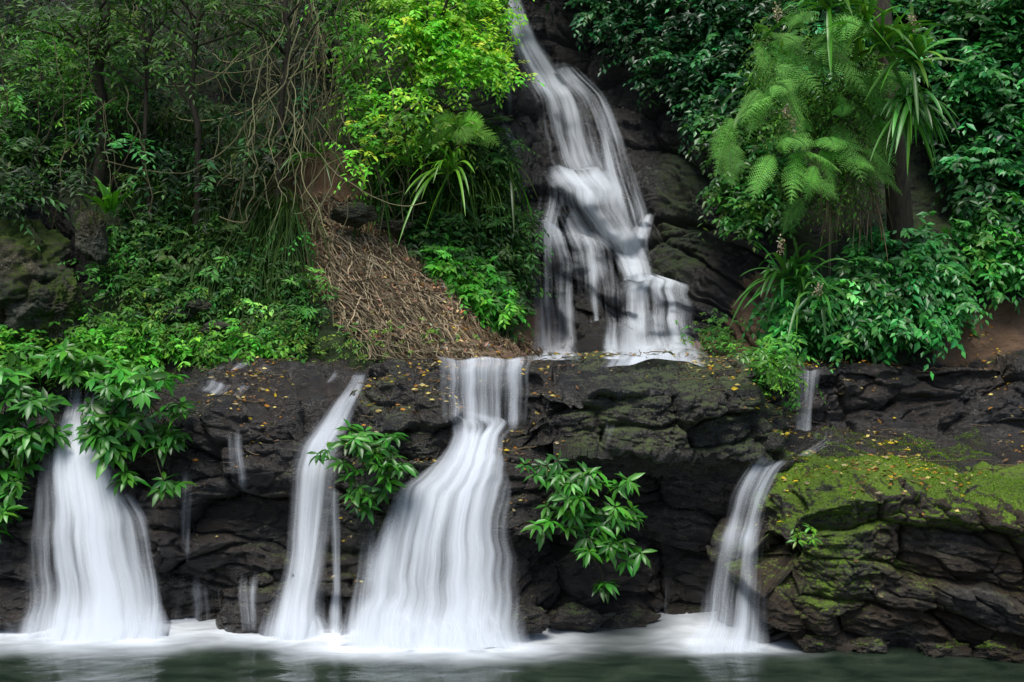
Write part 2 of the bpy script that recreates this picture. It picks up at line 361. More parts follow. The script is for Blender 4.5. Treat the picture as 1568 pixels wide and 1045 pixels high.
# ---------------------------------------------------------------- water ribbons
wseed=[0]
def ribbon(rows,name,parent,nx=36,ny=110,off=.06,layers=2,edgep=.8,smooth=3,dk=1.0,fadeend=False,bulk=1.0,fs=.06):
    R=[[r[0],r[1],r[2],np.nan if r[3] is None else r[3],r[4]*dk] for r in rows];R=np.array(R,float)
    t=np.linspace(0,len(R)-1,ny);k=np.arange(len(R))
    f=lambda c:blur(np.interp(t,k,R[:,c])[:,None],8,(0,))[:,0]
    uL,uR,v,d=f(0),f(1),f(2),f(4)
    s=np.linspace(0,1,nx)
    wL=.06*fbm(t*1.0,t*0+wseed[0],t*0,2,5);wR=.06*fbm(t*1.0,t*0+wseed[0]+9,t*0,2,6);ww=(uR-uL)
    U=(uL+wL*ww)[:,None]*(1-s)+(uR+wR*ww)[:,None]*s
    V=np.broadcast_to(v[:,None],U.shape).copy()
    V=V+ww[:,None]*.05*vn(s[None,:]*4,t[:,None]*.0+wseed[0],s[None]*0,3)
    H=np.array([[depth(U[i,j],V[i,j]) for j in range(nx)] for i in range(ny)])
    Hm=H.copy()
    for ax in (0,1):
        for sh in (-1,1):Hm=np.minimum(Hm,np.roll(H,sh,ax))
    Hm=np.where(Hm>50,np.nanmedian(Hm),Hm)
    Hm=blur(np.minimum(Hm,blur(Hm,8)),smooth)
    if np.isnan(R[:,3]).any():Y=Hm-off
    else:Y=blur(np.minimum(f(3)[:,None]+0*U,Hm-off),smooth*2)
    bul=1-(2*s-1)**2
    ws=blur((ww/F*np.median(Y,axis=1))[:,None],60,(0,))[:,0]
    for L in range(layers):
        wseed[0]+=1;q=wseed[0]
        y=Y-(.03+.05*L)*bul[None,:]*bulk-.02*L
        y=y+.04*bulk*fbm((U-784)*.05,V*.003,U*0+q,2,q)
        Pw=W(U,V,y)
        ln=np.cumsum(np.linalg.norm(np.gradient(Pw,axis=0),axis=-1),0)
        fx=q*3.7+(s[None,:]-.5)*(.5*ws[:,None]+.5*ws.mean())+0*U
        flow=np.stack([fx,ln.mean(1,keepdims=True)+0*U,U*0+q*5.3],-1)
        e=np.clip(np.sin(np.pi*s)[None,:]*1.1,0,1)**edgep
        e=e*sstep(0,fs,np.linspace(0,1,ny))[:,None]
        if fadeend:e=e*(1-sstep(.75,1,np.linspace(0,1,ny)))[:,None]
        # where the sheet is nearly level (a rock step) the water thickens to white
        mesh('stream_%d'%q,Pw,gridfaces(ny,nx),M_water,{'flow':flow,'dens':np.broadcast_to(d[:,None],U.shape)*(1-.25*L),'edge':np.broadcast_to(e,U.shape)},smooth=True,parent=parent)
def empty(name,loc=(0,0,0)):
    e=bpy.data.objects.new(name,None);COL.objects.link(e);return e
up=empty('tall_waterfall')
N_=None
ribbon([(762,788,-60,N_,.95),(766,802,0,N_,.95),(776,828,60,N_,.9),(786,860,100,N_,.75),(798,888,130,N_,.9),(806,905,150,N_,.7),(812,912,185,N_,.62),(820,922,215,N_,.62),(832,940,262,N_,.6)],'s',up,nx=50,smooth=8,off=.12)
ribbon([(838,872,92,N_,.6),(850,905,118,N_,.9),(876,938,150,N_,.7),(892,965,210,N_,.6),(905,988,270,N_,.58),(920,1008,330,N_,.62),(940,1010,390,N_,.45)],'s',up,smooth=12,off=.15,nx=50,edgep=1.1)
ribbon([(820,930,248,N_,.4),(832,952,272,N_,1.05),(850,962,292,N_,.95),(862,966,320,N_,.65),(880,975,345,N_,.7),(900,990,368,N_,.95),(925,998,390,N_,.75),(940,1002,410,N_,.85),(950,1004,432,N_,.9)],'s',up,nx=46,smooth=6,off=.12)
ribbon([(985,1005,325,N_,.75),(968,998,350,N_,.95),(952,992,385,N_,.8),(955,992,428,N_,.7)],'s',up,nx=20,layers=1,smooth=6)
ribbon([(950,1002,415,N_,.5),(944,1052,430,N_,1.05),(941,1060,445,N_,.8),(940,1062,470,N_,.66),(936,1066,490,N_,.78),(930,1074,515,N_,.72),(924,1082,535,N_,.9),(918,1090,556,N_,1.05)],'s',up,nx=60,smooth=4,edgep=.55)
ribbon([(765,785,80,N_,.5),(763,788,130,N_,.72),(763,795,185,N_,.6),(772,812,215,N_,.7),(800,825,260,N_,.5),(812,830,310,N_,.45)],'s',up,nx=24,smooth=6,layers=1,off=.1)
ribbon([(822,865,262,N_,.45),(818,880,300,N_,.48),(816,865,345,N_,.68),(814,868,400,N_,.48),(812,872,460,N_,.52),(812,885,520,N_,.65),(808,898,552,N_,.8)],'s',up,nx=40,smooth=4,off=.08)
ribbon([(845,895,315,N_,.5),(860,928,355,N_,.72),(864,945,385,N_,.55),(872,945,415,N_,.62),(880,945,450,N_,.45),(890,940,495,N_,.35)],'s',up,nx=34,smooth=4,off=.08)
ribbon([(900,952,390,N_,.45),(915,955,440,N_,.6),(922,952,490,N_,.52),(920,957,552,N_,.8)],'s',up,nx=24,smooth=4,layers=1)
ribbon([(820,838,335,N_,.95),(836,872,350,N_,.82),(848,888,400,N_,.46),(850,888,460,N_,.44),(843,896,548,N_,.75)],'s',up,nx=24,smooth=4,layers=1)
a=empty('cascade')
ribbon([(90,165,580,12.3,.3),(85,155,620,11.8,.5),(78,152,655,11.4,.9),(66,160,690,11.1,1.1),(58,180,740,10.95,1.05),(48,205,790,10.85,1.0),(40,225,850,10.78,.95),(32,240,910,10.72,1.0),(15,255,960,10.65,1.2),(0,262,1005,10.6,1.3)],'s',a,nx=60,edgep=.75,smooth=10)
ribbon([(160,205,745,11.0,.4),(178,240,790,10.9,.6),(190,255,850,10.8,.6),(200,262,920,10.75,.65),(190,268,965,10.7,.95),(180,275,1005,10.65,1.1)],'s',a,nx=30,smooth=10)
b=empty('cascade')
ribbon([(540,572,560,12.2,.6),(530,566,585,12.0,.6),(505,555,615,11.8,.7),(480,545,645,11.5,.82),(452,528,680,11.3,.8),(438,518,720,11.15,.78),(433,515,800,11.0,.7),(424,508,870,10.9,.75),(412,500,920,10.85,.9),(395,505,965,10.8,1.15),(385,510,1000,10.75,1.2)],'s',b,nx=44,edgep=.75,smooth=8)
ribbon([(500,530,735,11.1,.5),(505,528,820,11.0,.65),(508,528,900,10.95,.65),(495,535,965,10.85,.9),(490,540,1000,10.8,1)],'s',b,nx=14,smooth=8)
c=empty('cascade')
ribbon([(670,814,545,11.8,.78),(671,812,566,11.45,.74),(671,811,600,11.4,.62),(674,808,640,11.33,.68),(684,800,668,11.25,.85)],'s',c,nx=80,edgep=.35,fadeend=True,smooth=4)
ribbon([(668,700,622,11.25,.3),(684,796,646,11.2,.6),(692,775,668,11.08,1.1),(684,770,692,10.98,1.2),(655,776,718,10.85,1.1),(612,782,750,10.75,1.0),(585,786,800,10.62,.92),(568,790,860,10.52,.92),(548,794,915,10.45,1.0),(530,806,965,10.38,1.2),(510,825,1010,10.3,1.3)],'s',c,nx=80,ny=140,edgep=.65,layers=2,smooth=8)
ribbon([(560,625,775,10.9,.3),(545,620,850,10.7,.65),(535,615,910,10.55,.7),(515,640,965,10.45,1.0),(505,650,1005,10.35,1.1)],'s',c,nx=24,smooth=8)
d=empty('cascade')
ribbon([(1150,1232,695,11.2,.45),(1140,1210,715,11.0,.6),(1120,1192,745,10.85,.6),(1105,1182,785,10.72,.52),(1096,1175,820,10.62,.8),(1082,1174,860,10.52,.58),(1070,1175,905,10.45,.68),(1060,1178,945,10.35,.8),(1045,1180,982,10.28,1.0),(1030,1185,1012,10.2,1.1)],'s',d,nx=50,smooth=5,off=.1)
e_=empty('cascade')
ribbon([(1208,1268,562,12.2,.6),(1212,1264,590,12.0,.6),(1217,1254,625,11.95,.6),(1215,1250,660,11.9,.75)],'s',e_,nx=24,smooth=5)
ribbon([(1232,1300,655,11.9,.4),(1225,1300,672,11.7,.4),(1190,1250,700,11.3,.35)],'s',e_,nx=24,ny=30,layers=1)
f_=empty('trickle')
def veil(u,w,v0,v1,dn):
    x=u+rng.normal(0,4,4)
    ribbon([(x[i]-w/2,x[i]+w/2,v0+(v1-v0)*i/3,None,dn) for i in range(4)],'s',f_,nx=22,ny=36,layers=1,off=.03,fadeend=True,smooth=2,fs=.35,edgep=1.3)
veil(284,44,660,900,.40);veil(362,60,630,770,.42);veil(325,80,860,990,.48);veil(385,50,860,990,.46);veil(275,40,840,990,.5)
veil(1018,70,840,985,.30);veil(935,34,630,710,.34);veil(1012,30,640,720,.3);veil(1500,40,600,665,.36)
for (a0,a1,v0,v1,dn) in [(290,430,556,572,.5),(300,400,580,606,.5),(500,545,565,590,.45)]:
    ribbon([(a0,a1,v0,None,dn),(a0-8,a1-8,(v0+v1)/2,None,dn),(a0-12,a1-30,v1,None,dn)],'s',f_,nx=40,ny=24,layers=1,off=.02,fadeend=True,smooth=1,fs=.3)
sp=empty('spray')
for (a0,a1,v0,y,dn) in [(-40,290,910,10.75,.6),(380,560,915,10.75,.6),(515,830,910,10.4,.6),(1040,1185,935,10.35,.5)]:
    ribbon([(a0+25,a1-25,v0,y+.1,.2),(a0+12,a1-12,v0+28,y,dn*.8),(a0,a1,v0+52,y-.1,dn),(a0-10,a1+10,v0+95,y-.2,dn)],'s',sp,nx=60,ny=30,layers=1,edgep=1.2,smooth=8,bulk=2,fs=.55)
# ---------------------------------------------------------------- pool
px=np.concatenate([np.linspace(-60,-7,30,endpoint=False),np.linspace(-7,7,500,endpoint=False),np.linspace(7,60,30)])
py=np.concatenate([np.linspace(-40,8,40,endpoint=False),np.linspace(8,11.9,170)])
PX,PY=np.meshgrid(px,py)
def seg(x0,x1,y,r,k=1.0):
    dx=np.maximum(np.maximum(x0-PX,PX-x1),0);wob=.35*fbm(PX*1.0,PY*1.5,PX*0,3,int(x0*10)+50)
    dd=np.hypot(dx*.75,np.minimum(PY-y,0))
    return k*(1-sstep(-.25*r,r,dd+wob*r*.7))
foam=0
for q in (seg(-6.2,-3.9,10.75,.95),seg(-3.8,-2.7,10.9,.5,.4),seg(-2.75,-1.9,10.75,.7,.9),seg(-1.8,.0,10.35,.75),seg(-1.7,.5,10.45,.7,.35),seg(1.95,2.55,10.35,.42,.75),seg(1.5,2.7,10.35,.5,.2)):
    foam=1-(1-foam)*(1-q)
PZ=.012*fbm(PX*3,PY*4,PX*0,3,60)
mesh('pool_water',np.stack([PX,PY,PZ],-1),gridfaces(*PX.shape),M_pool,{'foam':foam},smooth=True)
# ---------------------------------------------------------------- foliage machinery
T5v=np.array([(0,0,0),(-.5,.42,.02),(.5,.42,.02),(0,1,-.12),(0,.45,-.05)]);T5f=np.array([(0,4,1),(0,2,4),(1,4,3),(4,2,3)])
T8v=np.array([(0,0,0),(-.36,.25,.05),(0,.25,0),(.36,.25,.05),(-.42,.6,.0),(0,.6,-.05),(.42,.6,.0),(0,1,-.22)])
T8f=np.array([(0,2,1),(0,3,2),(1,2,5),(1,5,4),(2,3,6),(2,6,5),(4,5,7),(5,6,7)])
class Leaves:
    def __init__(s):s.a=[]
    def add(s,O,D,Nn,L,Wd,T):
        n=len(O);s.a.append((O,D,Nn,np.broadcast_to(L,(n,)),np.broadcast_to(Wd,(n,)),np.broadcast_to(T,(n,3))))
    def build(s,name,mat,parent=None,near=False):
        O,D,Nn,L,Wd,T=[np.concatenate([a[i] for a in s.a]) for i in range(6)]
        D=nrm(D);Sd=nrm(np.cross(D,Nn));Nn=np.cross(Sd,D)
        tv,tf=(T8v,T8f) if near else (T5v,T5f)
        V=O[:,None]+tv[None,:,0:1]*Wd[:,None,None]*Sd[:,None]+tv[None,:,1:2]*L[:,None,None]*D[:,None]+tv[None,:,2:3]*L[:,None,None]*Nn[:,None]
        k=len(tv);Fc=(tf[None]+np.arange(len(O))[:,None,None]*k).reshape(-1,3)
        return mesh(name,V.reshape(-1,3),Fc,mat,{'tint':np.repeat(T,k,0)},smooth=near,parent=parent)
def rnd(n,k=3):return rng.normal(size=(n,k))
def inpoly(u,v,poly):
    p=np.array(poly,float);c=np.zeros(u.shape,bool);j=len(p)-1
    for i in range(len(p)):
        a=((p[i,1]>v)!=(p[j,1]>v))&(u<(p[j,0]-p[i,0])*(v-p[i,1])/(p[j,1]-p[i,1]+1e-9)+p[i,0])
        c^=a;j=i
    return c
def sample(poly,n):
    p=np.array(poly,float);lo,hi=p.min(0),p.max(0);o=[]
    tot=0
    while tot<n:
        q=rng.uniform(lo,hi,(n*3,2));q=q[inpoly(q[:,0],q[:,1],poly)];o.append(q);tot+=len(q)
    return np.concatenate(o)[:n]
def jit(T,a=.22,h=.12):
    n=len(T);b=np.exp(rng.normal(0,a,(n,1)));r=T*b
    r=r*np.stack([np.exp(rng.normal(0,h,n)*1.5),np.ones(n),np.exp(rng.normal(0,h,n)*1.5)],-1)
    return np.clip(r,0,.8)
def sprays(LV,P0,D,L,K,lL,lW,droop,T,twist=.3):
    n=len(P0);D=nrm(D);t=(np.arange(K)+.6)/K
    up=np.array([0,0,1.]);S=nrm(np.cross(D,up+rnd(n)*.25))
    pos=P0[:,None]+D[:,None]*(L[:,None]*t)[...,None]-up*(droop*L[:,None]*t**2)[...,None]
    Tn=nrm(D[:,None]-up*2*droop*t[None,:,None])
    sg=np.where(np.arange(K)%2,1,-1)[None,:,None]
    ld=Tn*.55+S[:,None]*sg*.9-up*.3+rng.normal(size=(n,K,3))*.22
    ld[:,-1]=Tn[:,-1]
    nn=np.array([0,-.55,.9])+rng.normal(size=(n,K,3))*twist
    sz=(1.05-.45*abs(t-.45)*1.6)[None]*np.exp(rng.normal(0,.18,(n,K)))
    Tt=jit(np.repeat(T,K,0),.2)
    LV.add(pos.reshape(-1,3),ld.reshape(-1,3),nn.reshape(-1,3),(lL*sz).ravel(),(lW*sz).ravel(),Tt)
def bushes(LV,poly,nc,ns,K,L,lL,lW,off,tint,droop=.5,tv=.35,spread=.12):
    q=sample(poly,nc);y=surfY(q[:,0],q[:,1])-rng.uniform(off[0],off[1],nc)
    c=W(q[:,0],q[:,1],y)
    T=np.array(tint)*1.28*np.exp(rng.normal(0,tv,(nc,1)))*np.stack([np.exp(rng.normal(-.06,.22,nc)),np.ones(nc),np.full(nc,1.35)],-1)
    P0=np.repeat(c,ns,0)+rnd(nc*ns)*spread
    D=rnd(nc*ns)*.75+np.array([0,-.75,.25])
    LL=L*np.exp(rng.normal(0,.25,nc*ns))
    sprays(LV,P0,D,LL,K,lL,lW,droop,np.repeat(T,ns,0))
def rosettes(LV,P0,ax,k,lL,lW,T,droop=.35,up=.25):
    n=len(P0);ax=nrm(ax);a=nrm(np.cross(ax,rnd(n)));b=np.cross(ax,a)
    th=(np.arange(k)/k*2*np.pi)[None]+rng.uniform(0,6,(n,1))+rng.normal(0,.2,(n,k))
    d=a[:,None]*np.cos(th)[...,None]+b[:,None]*np.sin(th)[...,None]+ax[:,None]*(up+rng.normal(0,.2,(n,k,1)))-np.array([0,0,droop])
    nn=ax[:,None]+rng.normal(size=(n,k,3))*.2
    sz=np.exp(rng.normal(0,.2,(n,k)))
    LV.add(np.repeat(P0,k,0)+d.reshape(-1,3)*.01,d.reshape(-1,3),nn.reshape(-1,3),(lL*sz).ravel(),(lW*sz).ravel(),jit(np.repeat(T,k,0),.18))
class Tubes:
    def __init__(s,sides=5):s.V=[];s.F=[];s.T=[];s.o=0;s.k=sides
    def add(s,pts,r,tint=(.03,.02,.01)):
        pts=np.asarray(pts,float);n=len(pts);r=np.broadcast_to(r,(n,))
        t=nrm(np.gradient(pts,axis=0));ref=np.array([.3,.9,.2]);a=nrm(np.cross(t,ref));b=np.cross(t,a)
        th=np.arange(s.k+1)/s.k*2*np.pi
        V=pts[:,None]+r[:,None,None]*(a[:,None]*np.cos(th)[None,:,None]+b[:,None]*np.sin(th)[None,:,None])
        s.V.append(V.reshape(-1,3));s.F.append(gridfaces(n,s.k+1,s.o));s.o+=n*(s.k+1)
        s.T.append(np.broadcast_to(tint,(n*(s.k+1),3)))
    def build(s,name,mat,parent=None):
        return mesh(name,np.concatenate(s.V),np.concatenate(s.F),mat,{'tint':np.concatenate(s.T)},True,parent)
def straps(name,c,n,L,Wd,tint,droop=.7,ax=(0,-.3,.9),spread=.9,parent=None,mat=None,K=9,lvar=.25):
    c=np.atleast_2d(c);m=len(c)*n;P0=np.repeat(c,n,0)+rnd(m)*.03
    D=nrm(np.array(ax)+rnd(m)*spread*.7);LL=L*np.exp(np.clip(rng.normal(0,lvar,m),-.5,.45));t=np.linspace(0,1,K)
    up=np.array([0,0,1.]);dr=droop*np.exp(np.clip(rng.normal(0,.3,m),-.6,.4))
    pos=P0[:,None]+D[:,None]*(LL[:,None]*t)[...,None]-up*((dr*LL)[:,None]*t**2.2)[...,None]
    Tn=nrm(np.gradient(pos,axis=1));S=nrm(np.cross(Tn,up+rnd(m)[:,None]*.35));Nn=np.cross(S,Tn)
    w=Wd*(np.sin(np.pi*np.clip(t*.86+.12,0,1))**.6)*np.exp(rng.normal(0,.15,(m,1)))
    w[:,-1]=.002
    V=np.stack([pos-S*w[...,None]*.5+Nn*w[...,None]*.18,pos,pos+S*w[...,None]*.5+Nn*w[...,None]*.18],2)
    F1=gridfaces(K,3);Fc=(F1[None]+(np.arange(m)*K*3)[:,None,None]).reshape(-1,4)
    T=jit(np.broadcast_to(np.array(tint)*1.25,(m,3)),.3)
    return mesh(name,V.reshape(-1,3),Fc,mat or M_gloss,{'tint':np.repeat(T,K*3,0)},True,parent)
def ferns(name,c,D,L,tint,droop=.6,np_=20,nq=9,wid=.3,parent=None,face=(0,-.8,.5)):
    c=np.atleast_2d(c);n=len(c);D=nrm(np.atleast_2d(D));L=np.broadcast_to(L,(n,))
    LV=Leaves();TB=Tubes(4);up=np.array([0,0,1.])
    t=np.linspace(.12,1,np_)
    for i in range(n):
        pos=c[i]+D[i]*(L[i]*t)[:,None]-up*(droop*L[i]*t**2)[:,None]
        Tn=nrm(np.gradient(pos,axis=0));fc=nrm(np.array(face)+rng.normal(size=3)*.4)
        S=nrm(np.cross(Tn,fc))
        tn=np.array(tint)*math.exp(rng.normal(0,.3))
        TB.add(np.vstack([c[i],pos]),.006,tn*.6)
        wl=wid*L[i]*np.sin(np.pi*np.clip(t*.85+.13,0,1))**.8+.01
        for sg in (-1,1):
            pd=nrm(S*sg+Tn*.45-up*.12+rng.normal(size=(np_,3))*.08)
            q=(np.arange(nq)+.5)/nq
            pp=pos[:,None]+pd[:,None]*(wl[:,None]*q)[...,None]-up*(wl[:,None]*q**2*.18)[...,None]
            s2=nrm(np.cross(pd,fc))
            for sg2 in (-1,1):
                ld=s2*sg2+pd*.5
                lL=(wl/nq*1.7)[:,None]*(1.1-q*.75)[None]
                LV.add(pp.reshape(-1,3),np.repeat(ld,nq,0),np.repeat(fc[None],np_*nq,0)+rnd(np_*nq)*.15,lL.ravel(),(lL*.5).ravel(),jit(np.broadcast_to(tn,(np_*nq,3)),.12,.05))
    e=parent or empty(name)
    LV.build('fronds',M_soft,e);TB.build('stalks',M_soft,e);return e
# ---------------------------------------------------------------- left forest
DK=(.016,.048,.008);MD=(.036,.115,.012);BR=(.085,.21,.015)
L=Leaves()
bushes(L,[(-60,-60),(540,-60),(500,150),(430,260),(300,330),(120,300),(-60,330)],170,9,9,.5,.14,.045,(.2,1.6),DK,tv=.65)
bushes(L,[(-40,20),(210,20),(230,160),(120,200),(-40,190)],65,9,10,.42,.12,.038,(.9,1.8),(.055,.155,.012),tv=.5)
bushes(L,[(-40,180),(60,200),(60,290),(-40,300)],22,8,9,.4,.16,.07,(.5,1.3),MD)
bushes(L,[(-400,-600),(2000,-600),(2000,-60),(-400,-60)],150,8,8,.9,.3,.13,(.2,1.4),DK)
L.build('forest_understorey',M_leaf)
L=Leaves()
bushes(L,[(190,330),(330,360),(460,360),(490,470),(450,540),(150,530),(130,490)],155,8,8,.26,.10,.038,(.02,.3),(.04,.12,.012),tv=.6)
bushes(L,[(160,320),(330,330),(420,420),(260,470)],50,8,8,.3,.14,.06,(.1,.35),(.03,.09,.012))
bushes(L,[(220,450),(430,470),(500,530),(470,548),(240,540)],80,7,7,.16,.07,.03,(0,.12),(.08,.16,.012),tv=.4)
L.build('slope_undergrowth',M_leaf)
L=Leaves()
bushes(L,[(-30,515),(200,508),(330,520),(460,540),(380,548),(230,550),(100,565),(-30,575)],165,8,7,.2,.10,.042,(.05,.4),(.075,.25,.014),tv=.4)
L.build('ground_cover_plants',M_leaf)
q=sample([(220,180),(450,180),(460,330),(420,450),(300,430),(230,300)],66)
straps('hanging_grass',W(q[:,0],q[:,1],surfY(q[:,0],q[:,1])-.25),26,.75,.014,(.03,.07,.012),droop=1.5,ax=(0,-.7,.4),spread=.7,mat=M_soft)
q=sample([(560,200),(720,200),(760,300),(640,330),(560,280)],16)
straps('hanging_grass',W(q[:,0],q[:,1],surfY(q[:,0],q[:,1])-.4),26,.8,.02,(.04,.1,.012),droop=1.1,ax=(.2,-.7,.4),spread=.7,mat=M_soft)
tree=empty('rainforest_tree')
L=Leaves()
cpoly=[(505,-60),(790,-60),(785,110),(745,150),(700,120),(690,200),(720,250),(640,215),(560,270),(520,130)]
bushes(L,cpoly,120,10,10,.42,.11,.05,(1.2,2.6),(.115,.29,.014),tv=.55)
bushes(L,[(600,-60),(788,-60),(783,90),(740,130),(620,90)],75,10,10,.36,.11,.052,(2.4,3.0),(.19,.46,.016),tv=.4)
bushes(L,[(540,200),(760,190),(790,330),(700,350),(600,330)],60,9,9,.4,.13,.05,(.2,1.0),(.028,.085,.010),tv=.4)
L.build('crown',M_leaf,tree)
TB=Tubes(8)
tp=W([640,632,645,655,640,660],[345,260,170,80,0,-90],[15.4,15.2,15.1,15,15,15]);TB.add(tp,[.11,.1,.085,.07,.06,.04])
for k in range(16):
    i=rng.integers(1,6);e=tp[i]+np.array([rng.uniform(-1.2,1.3),rng.uniform(-1,.3),rng.uniform(-.2,.9)])
    m=(tp[i]+e)/2+rng.normal(size=3)*.12;TB.add([tp[i],(tp[i]+m)/2+rng.normal(size=3)*.03,m,(m+e)/2,e],[.035,.03,.022,.015,.006])
TB.build('trunk',M_bark,tree)
for (pts,r) in [([(148,250),(155,180),(148,90),(160,0),(150,-100)],.09),([(300,330),(302,200),(296,90),(310,-80)],.05),([(425,290),(432,180),(440,60),(432,-80)],.055),([(232,310),(222,180),(235,50),(230,-80)],.035)]:
    t=empty('rainforest_tree');TB=Tubes(8)
    u0,v0=pts[0];y=float(surfY(u0,v0+20))-.4
    p=W([a for a,_ in pts],[b for _,b in pts],y);p[0,2]-=.5
    tt=np.linspace(0,len(p)-1,24);p=np.stack([np.interp(tt,range(len(p)),p[:,i]) for i in range(3)],-1)
    p[1:-1]+=blur(rng.normal(size=(22,3))*.05,2,(0,))
    TB.add(p,np.linspace(r,r*.6,24))
    LV=Leaves()
    for k in range(12):
        i=rng.integers(10,24);e=p[i]+np.array([rng.uniform(-.9,.9),rng.uniform(-.8,.1),rng.uniform(.1,.7)]);m=(p[i]+e)/2+rng.normal(size=3)*.08
        TB.add([p[i],m,e],[r*.35,r*.25,.006])
        sprays(LV,np.repeat(e[None],8,0)+rnd(8)*.1,rnd(8)*.7+[0,-.5,.2],np.full(8,.45),9,.13,.045,.5,np.tile(np.array([[.05,.14,.014]]),(8,1)))
    TB.build('trunk',M_bark,t);LV.build('crown',M_leaf,t)
TB=Tubes(4)
for k in range(240):
    if k<160:u0=rng.uniform(380,640);v0=rng.uniform(-60,200)
    else:u0=rng.uniform(0,760);v0=rng.uniform(-60,160)
    u1=u0+rng.normal(0,60);v1=v0+rng.uniform(80,330)
    if k%4==0:u1=u0+rng.uniform(-260,260);v1=v0+rng.uniform(-20,160)
    v1=min(v1,360)
    y=float(surfY((u0+u1)/2,(v0+v1)/2))-rng.uniform(.8,2.4)
    t=np.linspace(0,1,18)
    wu=34*fbm(t*3,t*0+k,t*0,3,int(k))+14*np.sin(np.pi*t)*rng.normal();wv=60*np.sin(np.pi*t)*(k%4==0)
    pale=rng.uniform(0,1)*(1 if k<160 else .35)
    TB.add(W(u0+(u1-u0)*t+wu,v0+(v1-v0)*t+wv,y+.15*fbm(t*2,t*0+k,t*0,2,9)),rng.uniform(.003,.010),np.array([.035,.028,.014])+pale*np.array([.34,.33,.17]))
TB.build('hanging_vines',M_dry)
def surfpt(u,v,off=.03):
    h=depth(u,v);return W(u,v,h-off)
TB=Tubes(3)
bankpoly=[(465,285),(550,305),(615,365),(690,430),(770,490),(835,542),(600,542),(530,510),(480,430),(450,380)]
q=sample(bankpoly,1250)
for (u,v) in q:
    ln=rng.uniform(12,70);an=math.radians(rng.normal(42,30));t=np.linspace(0,1,5)
    uu=u+ln*math.cos(an)*t+rng.normal(0,3,5);vv=v+ln*math.sin(an)*t+rng.normal(0,3,5)+ln*.12*t*t
    pts=np.array([surfpt(a,min(b_,550),rng.uniform(.02,.08)) for a,b_ in zip(uu,vv)])
    pts[:,1]=blur(pts[:,1:2],2,(0,))[:,0]
    p=rng.uniform(0,1)**1.5
    TB.add(pts,rng.uniform(.003,.009),np.array([.05,.036,.02])+p*np.array([.58,.47,.30]))
TB.build('exposed_roots',M_dry)
L=Leaves();q=sample(bankpoly,2800)
O=np.array([surfpt(u,v,.02) for u,v in q]);n=len(O)
L.add(O,rnd(n)*[1,.5,.7],np.array([0,-.6,.8])+rnd(n)*.3,rng.uniform(.04,.1,n),rng.uniform(.02,.045,n),jit(np.tile([[.25,.175,.095]],(n,1)),.6,.2))
L.build('leaf_litter',M_dry)
L=Leaves()
bushes(L,[(500,490),(620,520),(760,537),(640,545),(520,540)],26,6,6,.12,.055,.03,(0,.1),(.09,.17,.015),tv=.3)
bushes(L,[(600,325),(810,320),(800,440),(790,500),(750,480),(700,425),(640,375)],105,8,8,.32,.15,.06,(.1,.6),(.024,.08,.010),tv=.4)
bushes(L,[(650,380),(700,390),(775,450),(775,490),(750,490),(700,440)],46,8,8,.22,.13,.06,(.2,.6),(.055,.25,.014),tv=.3)
bushes(L,[(740,180),(765,200),(795,330),(790,420),(755,400)],30,8,8,.28,.12,.045,(.3,.7),(.022,.07,.010),tv=.35)
L.build('shrub',M_leaf)
straps('strap_leaf_plant',W(690,262,14.2),26,.8,.042,(.07,.2,.015),droop=.7,ax=(-.2,-.5,.55),spread=.9)
straps('strap_leaf_plant',W(630,255,14.2),20,.65,.035,(.055,.16,.015),droop=.7,ax=(-.5,-.5,.6),spread=.8)
straps('strap_leaf_plant',W(775,255,15.8),20,.6,.04,(.025,.075,.01),droop=.9,ax=(-.3,-.5,.4),spread=.9)
straps('strap_leaf_plant',W(170,325,13.0),18,.55,.07,(.06,.19,.015),droop=.35,ax=(.1,-.2,.9),spread=.5)
straps('strap_leaf_plant',W(490,240,14.2),14,.6,.04,(.05,.15,.015),droop=.7,ax=(0,-.4,.8),spread=.8)
ferns('fern',W([700]*6,[200]*6,14.4),np.array([[-.9,-.3,.2],[.9,-.3,.2],[.5,-.5,.5],[-.4,-.6,.5],[.2,-.7,.1],[-.7,-.5,-.1]]),.65,(.14,.34,.04))
# ---------------------------------------------------------------- right cliff climbers
L=Leaves()
bushes(L,[(1060,-60),(1640,-60),(1640,330),(1480,330),(1430,230),(1380,120),(1180,170),(1120,190),(1080,120)],290,8,9,.38,.15,.08,(.15,.8),(.024,.11,.02),tv=.5)
bushes(L,[(1440,20),(1620,-20),(1620,210),(1500,200)],55,8,9,.36,.155,.08,(.6,1.1),(.036,.17,.024),tv=.35)
bushes(L,[(860,-60),(1120,-60),(1150,180),(1080,190),(1030,140),(950,90),(900,30)],130,8,8,.38,.15,.075,(.15,.9),(.014,.068,.014),tv=.5)
bushes(L,[(1040,130),(1090,160),(1110,230),(1070,200)],16,7,8,.34,.13,.06,(.1,.6),(.012,.05,.012),tv=.4)
bushes(L,[(1100,190),(1200,170),(1210,340),(1150,350),(1105,320)],85,8,8,.3,.13,.065,(.5,1.2),(.046,.155,.018),tv=.4)
bushes(L,[(1080,180),(1150,190),(1160,240),(1090,220)],16,7,7,.3,.15,.07,(.2,.7),MD)
bushes(L,[(1480,200),(1568,180),(1568,300),(1500,320)],22,8,8,.4,.17,.085,(.2,.6),(.025,.11,.02))
L.build('climbing_foliage',M_gloss)
L=Leaves()
bushes(L,[(1300,375),(1400,350),(1455,380),(1480,460),(1430,505),(1240,515),(1160,490),(1200,450),(1290,440)],170,8,9,.28,.14,.07,(.15,.6),(.034,.16,.022),tv=.45,droop=.7)
L.build('shrub',M_gloss)
L=Leaves()
